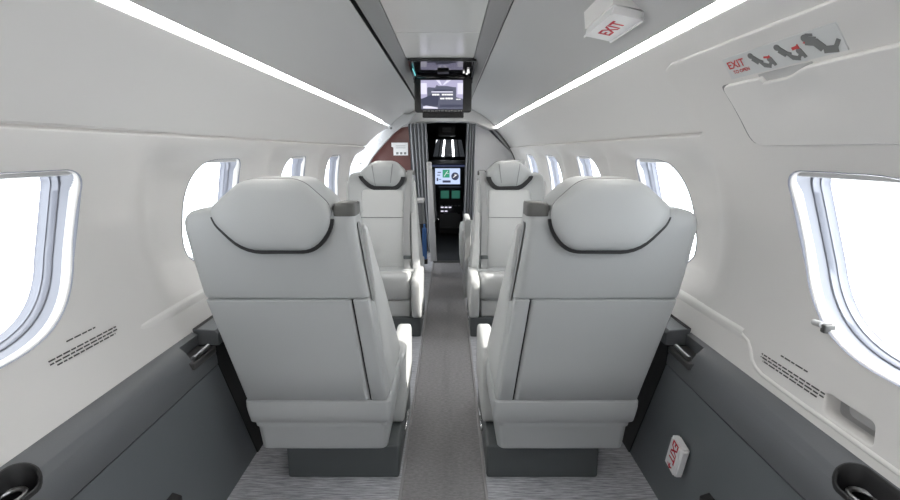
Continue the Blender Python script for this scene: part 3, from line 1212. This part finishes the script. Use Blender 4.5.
# slim grey post beside the passage
mb = MB()
mb.loft([[(-.19, 3.76, -.10), (-.145, 3.76, -.10), (-.145, 3.80, -.10), (-.19, 3.80, -.10)], [(-.160, 3.76, -1.06), (-.098, 3.76, -1.06), (-.098, 3.80, -1.06), (-.160, 3.80, -1.06)]])
po = mb.build('passage_post', M['bulk'], bevel=.006)
tag(po, 'slim light grey post at the left of the cockpit passage, beside the blue pouch', 'post')
# low cabinet by the door with a blue pouch
ca = empty('door_cabinet', (-.4, 3.38, 0), 'low grey cabinet behind the far left seat, next to the entry door', 'cabinet')
mb = MB()
mb.box(-.66, -.200, 3.32, 3.48, -1.06, -.43, .006)
mb.build('body', M['cgrey'], ca)
mb = MB()
mb.box(-.67, -.192, 3.31, 3.49, -.43, -.405, .006)
mb.build('top', M['bulk'], ca)
mb = MB()
mb.box(-.245, -.165, 3.285, 3.318, -.94, -.60, .006)
mb.box(-.215, -.160, 3.255, 3.29, -.94, -.901, .004)
hold = mb.build('pouch_holder', M['black'], ca)
mb = MB()
mb.box(-.203, -.168, 3.262, 3.284, -.90, -.632, .006)
mb.cyl((-.186, 3.273, -.633), (-.186, 3.273, -.60), .008)
bp = mb.build('blue_bottle', M['blue'])
tag(bp, 'slim blue bottle standing upright in the black holder by the cockpit passage', 'bottle')

# divider and forward side seat on the right
mb = MB()
mb.loft([[(x, y, z) for x, z in rrect(.133, .176, -1.06, -.485, .012, 4)] for y in (2.80, 3.10)])
dv = mb.build('aisle_divider', M['leather2'], bevel=.004)
tag(dv, 'low white divider panel at the aisle, just beyond the far right seat', 'divider')
ss_ = empty('lounge_chair', (.4, 3.5, 0), 'light grey seat beyond the low divider, right of the cockpit passage', 'seat')
mb = MB()
mb.loft([[(x, y, z) for x, y in rrect(.118 + e, .645, 3.22 + e, 3.74 - e, .06, 5)] for z, e in ((-1.0, .02), (-.97, 0), (-.80, -.004), (-.69, 0), (-.655, .01), (-.64, .04))])
mb.build('seat_cushion', M['leather2'], ss_)
mb = MB()
mb.box(.22, .62, 3.26, 3.70, -1.06, -.98, .01)
mb.build('base', M['plinth'], ss_)
mb = MB()
mb.loft([[(x, y, z) for x, y in rrect(.48 + .08 * t, .60 + .045 * t, 3.24, 3.72, .05, 5)] for z, t in ((-.68, 0), (-.4, .3), (-.15, .7), (-.08, .9))])
mb.build('backrest', M['leather2'], ss_)

# ------------------------------------------------------------------ cockpit
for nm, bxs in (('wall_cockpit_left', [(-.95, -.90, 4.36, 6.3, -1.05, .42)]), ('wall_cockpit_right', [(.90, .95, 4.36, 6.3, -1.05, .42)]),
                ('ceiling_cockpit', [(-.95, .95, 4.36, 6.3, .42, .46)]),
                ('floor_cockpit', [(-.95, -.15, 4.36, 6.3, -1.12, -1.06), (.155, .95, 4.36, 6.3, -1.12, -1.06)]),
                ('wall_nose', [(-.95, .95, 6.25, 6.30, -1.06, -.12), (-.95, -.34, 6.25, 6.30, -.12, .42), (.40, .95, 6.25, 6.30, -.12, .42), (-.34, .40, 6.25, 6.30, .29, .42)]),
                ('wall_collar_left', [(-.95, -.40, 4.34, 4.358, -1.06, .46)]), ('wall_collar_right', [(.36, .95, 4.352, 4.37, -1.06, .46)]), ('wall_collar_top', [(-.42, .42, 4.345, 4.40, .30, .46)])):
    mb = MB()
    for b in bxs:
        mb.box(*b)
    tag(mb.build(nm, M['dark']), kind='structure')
YW = 6.2
xc = .03
mb = MB()


def wpoly(l):
    return [(xc + a, b) for a, b in l]


posts = [wpoly(p) for p in ([(-.40, -.15), (-.27, -.15), (-.17, .30), (-.40, .30)], [(.25, -.15), (.40, -.15), (.40, .30), (.15, .30)],
                            [(-.185, -.15), (-.170, -.15), (-.112, .30), (-.125, .30)], [(.150, -.15), (.165, -.15), (.105, .30), (.092, .30)])]
for p in posts:
    mb.prism(p, YW, YW + .04)
mb.box(-.40, .46, YW, YW + .04, .17, .32)
mb.box(-.40, .46, YW, YW + .04, -.16, -.085)
wf = tag(mb.build('window_20', M['dark']), kind='structure')
for p in ([(-.30, -.12), (-.125, -.12), (-.085, .2), (-.18, .2)], [(-.092, -.12), (.045, -.12), (.030, .2), (-.062, .2)], [(.078, -.12), (.28, -.12), (.17, .2), (.055, .2)]):
    mb = MB()
    mb.prism(wpoly(p), YW + .042, YW + .046)
    mb.build('window_pane', M['tint'], wf)

# overhead console
oc = empty('overhead_console', (.0, 5.0, H + .2), 'black overhead console above the cockpit windscreen', 'console')
mb = MB()
mb.box(-.115, .105, 4.95, 5.25, .185, .315, .015)
mb.build('body', M['black'], oc)
mb = MB()
mb.box(-.06, .05, 4.943, 4.951, .225, .28, .004)
mb.build('switch_panel', M['cgrey'], oc)
# instrument panel
ip = empty('instrument_panel', (.02, 5.35, H - .3), 'dark cockpit instrument panel with a bright blue centre display', 'instrument panel')
mb = MB()
mb.box(-.80, -.60, 5.40, 5.70, -1.06, -.60)
mb.box(.62, .82, 5.40, 5.70, -1.06, -.60)
mb.loft([[(-.85, y, a), (.87, y, a), (.87, y, b), (-.85, y, b)] for y, a, b in ((5.28, -.58, -.185), (5.30, -.60, -.165), (5.8, -.62, -.13))])
mb.build('glareshield', M['dark'], ip)
mb = MB()
mb.box(-.40, .44, 5.262, 5.285, -.205, -.180, .004)
mb.build('glare_lip', lit('glareshield_edge', (.12, .15, .30), .35), ip)


def disp(name, x0, x1, z0, z1, m, y=5.285, parent=ip):
    mb = MB()
    mb.box(x0 - .012, x1 + .012, y - .012, y, z0 - .012, z1 + .012, .004)
    bz = mb.build(name + '_bezel', M['black'], parent)
    mb = MB()
    mb.box(x0, x1, y - .0135, y - .0115, z0, z1)
    mb.build(name, m, bz)
    return bz


YI = 5.285
d1 = disp('display', -.162, .165, -.432, -.225, M['lcd_blue'])
for nm, m, shp in [('map', M['lcd_green'], q4(.30, .58, .42, .92)), ('dial', M['lcd_navy'], disc2(.80, .50, .17, 20))] + [('readout', M['lcd_navy'], q) for q in (q4(.30, .62, .10, .24), q4(.06, .12, .2, .4), q4(.10, .24, .72, .78), q4(.08, .2, .55, .6), q4(.14, .24, .28, .32))] + [
        ('needle', M['lcd_white'], q) for q in (bar2((.72, .42), (.88, .60), .03), bar2((.80, .5), (.80, .64), .03))] + [('track', M['lcd_white'], q) for q in (bar2((.36, .5), (.50, .84), .02), bar2((.44, .7), (.56, .66), .02))]:
    mb = MB()
    e = .0012 if m is not M['lcd_white'] else .002
    if nm == 'dial':
        shp = [(.80 + (a - .80) * .9, .50 + (b - .50) * 1.47) for a, b in shp]
    pts = [(-.162 + .327 * a, -.432 + .207 * b) for a, b in shp]
    mb.loft([[(x, YI - .0130, z) for x, z in pts], [(x, YI - .0135 - e, z) for x, z in pts]])
    mb.build(nm, m, d1)
disp('display', -.52, -.24, -.432, -.225, M['lcd_dim'])
disp('display', .25, .53, -.432, -.225, M['lcd_dim'])
mb = MB()
mb.box(-.232, -.205, 5.262, 5.272, -.245, -.20, .003)
mb.build('lime_indicator', M['lcd_lime'], ip)
# centre pedestal
cp = empty('centre_pedestal', (.03, 5.2, 0), 'dark cockpit pedestal below the centre display, with two small green screens', 'pedestal')
mb = MB()
mb.loft([[(-.115, y, -1.06), (.185, y, -1.06), (.185, y, z), (-.115, y, z)] for y, z in ((5.08, -.78), (5.10, -.76), (5.22, -.47), (5.255, -.455))])
mb.build('body', M['black'], cp)
mb = MB()
mb.box(-.10, .17, 5.07, 5.082, -.985, -.80, .01)
mb.build('lower_panel', M['cgrey'], cp)
for x in (-.085, .055):
    disp('small_display', x, x + .105, -.605, -.505, M['lcd_dim'], 5.155, cp)
for r_ in range(2):
    for k in range(3 if r_ == 0 else 2):
        mb = MB()
        mb.box(-.085 + .05 * k, -.05 + .05 * k, 5.085, 5.098, -.722 - .05 * r_, -.708 - .05 * r_)
        mb.build('lit_key', M['lcd_pale'], cp)
mb = MB()
for k in range(6):
    mb.box(-.09 + .045 * k, -.06 + .045 * k, 5.07, 5.09, -.70, -.685)
mb.box(-.05, .13, 5.06, 5.085, -.80, -.785, .003)
mb.build('dark_keys', M['cgrey'], cp)
# pilot seats
for sgn, nm in ((-1, 'left'), (1, 'right')):
    ps = empty('pilot_seat', (.03 + sgn * .38, 4.8, 0), 'grey pilot seat on the %s side of the cockpit pedestal' % nm, 'seat', 'pilot seats')
    cx = .03 + sgn * .36
    mb = MB()
    mb.loft([[(x, y - .12 * t, z) for x, y in rrect(cx - .20 + .03 * t, cx + .20 - .03 * t, 4.72, 4.84, .05, 5)] for z, t in ((-.78, 0), (-.74, .02), (-.40, .4), (-.25, .7), (-.215, .9))])
    mb.build('backrest', M['csheep'], ps)
    mb = MB()
    mb.box(cx - .20, cx + .20, 4.74, 5.12, -.86, -.74, .04)
    mb.build('seat_cushion', M['csheep'], ps)
    mb = MB()
    mb.box(cx - .12, cx + .12, 4.80, 5.05, -1.06, -.86, .01)
    mb.build('base', M['dark'], ps)

# ================================================================== LIGHT, CAMERA
w = bpy.data.worlds.new('sky')
SC.world = w
w.use_nodes = True
bg = w.node_tree.nodes['Background']
bg.inputs['Color'].default_value = (.90, .95, 1, 1)
nt = w.node_tree
tc = nt.nodes.new('ShaderNodeTexCoord')
sx = nt.nodes.new('ShaderNodeSeparateXYZ')
mr_ = nt.nodes.new('ShaderNodeMapRange')            # the sky is brighter on the sun's side
mr_.inputs['From Min'].default_value = -1
mr_.inputs['From Max'].default_value = 1
mr_.inputs['To Min'].default_value = 2.0
mr_.inputs['To Max'].default_value = 5.0
nt.links.new(tc.outputs['Generated'], sx.inputs[0])
nt.links.new(sx.outputs['X'], mr_.inputs['Value'])
nt.links.new(mr_.outputs['Result'], bg.inputs['Strength'])
sun = bpy.data.lights.new('sun', 'SUN')
sun.energy = 5.
sun.angle = math.radians(.6)
sun.color = (1, .96, .90)
so = bpy.data.objects.new('sun', sun)
COL.objects.link(so)
so.rotation_euler = Vector((-1, .10, -.64)).to_track_quat('-Z', 'Y').to_euler()

cam = bpy.data.cameras.new('camera')
cam.sensor_fit = 'HORIZONTAL'
cam.sensor_width = 36
cam.lens = 400 / 900 * 36
cam.shift_x = -(449 - 450) / 900
cam.shift_y = (214.354 - 250) / 900
cam.clip_start = .02
co = bpy.data.objects.new('camera', cam)
COL.objects.link(co)
co.location = (.02, 0, H)
co.rotation_euler = (math.radians(90 - 9), 0, 0)
SC.camera = co

vs = SC.view_settings
vs.view_transform = 'Standard'
vs.look = 'None'
vs.gamma = 1
vs.exposure = 0.78
vs.use_curve_mapping = False
SC.cycles.diffuse_bounces = 8
SC.cycles.max_bounces = 14
SC.cycles.transparent_max_bounces = 16
SC.cycles.caustics_reflective = False
SC.cycles.sample_clamp_indirect = 8
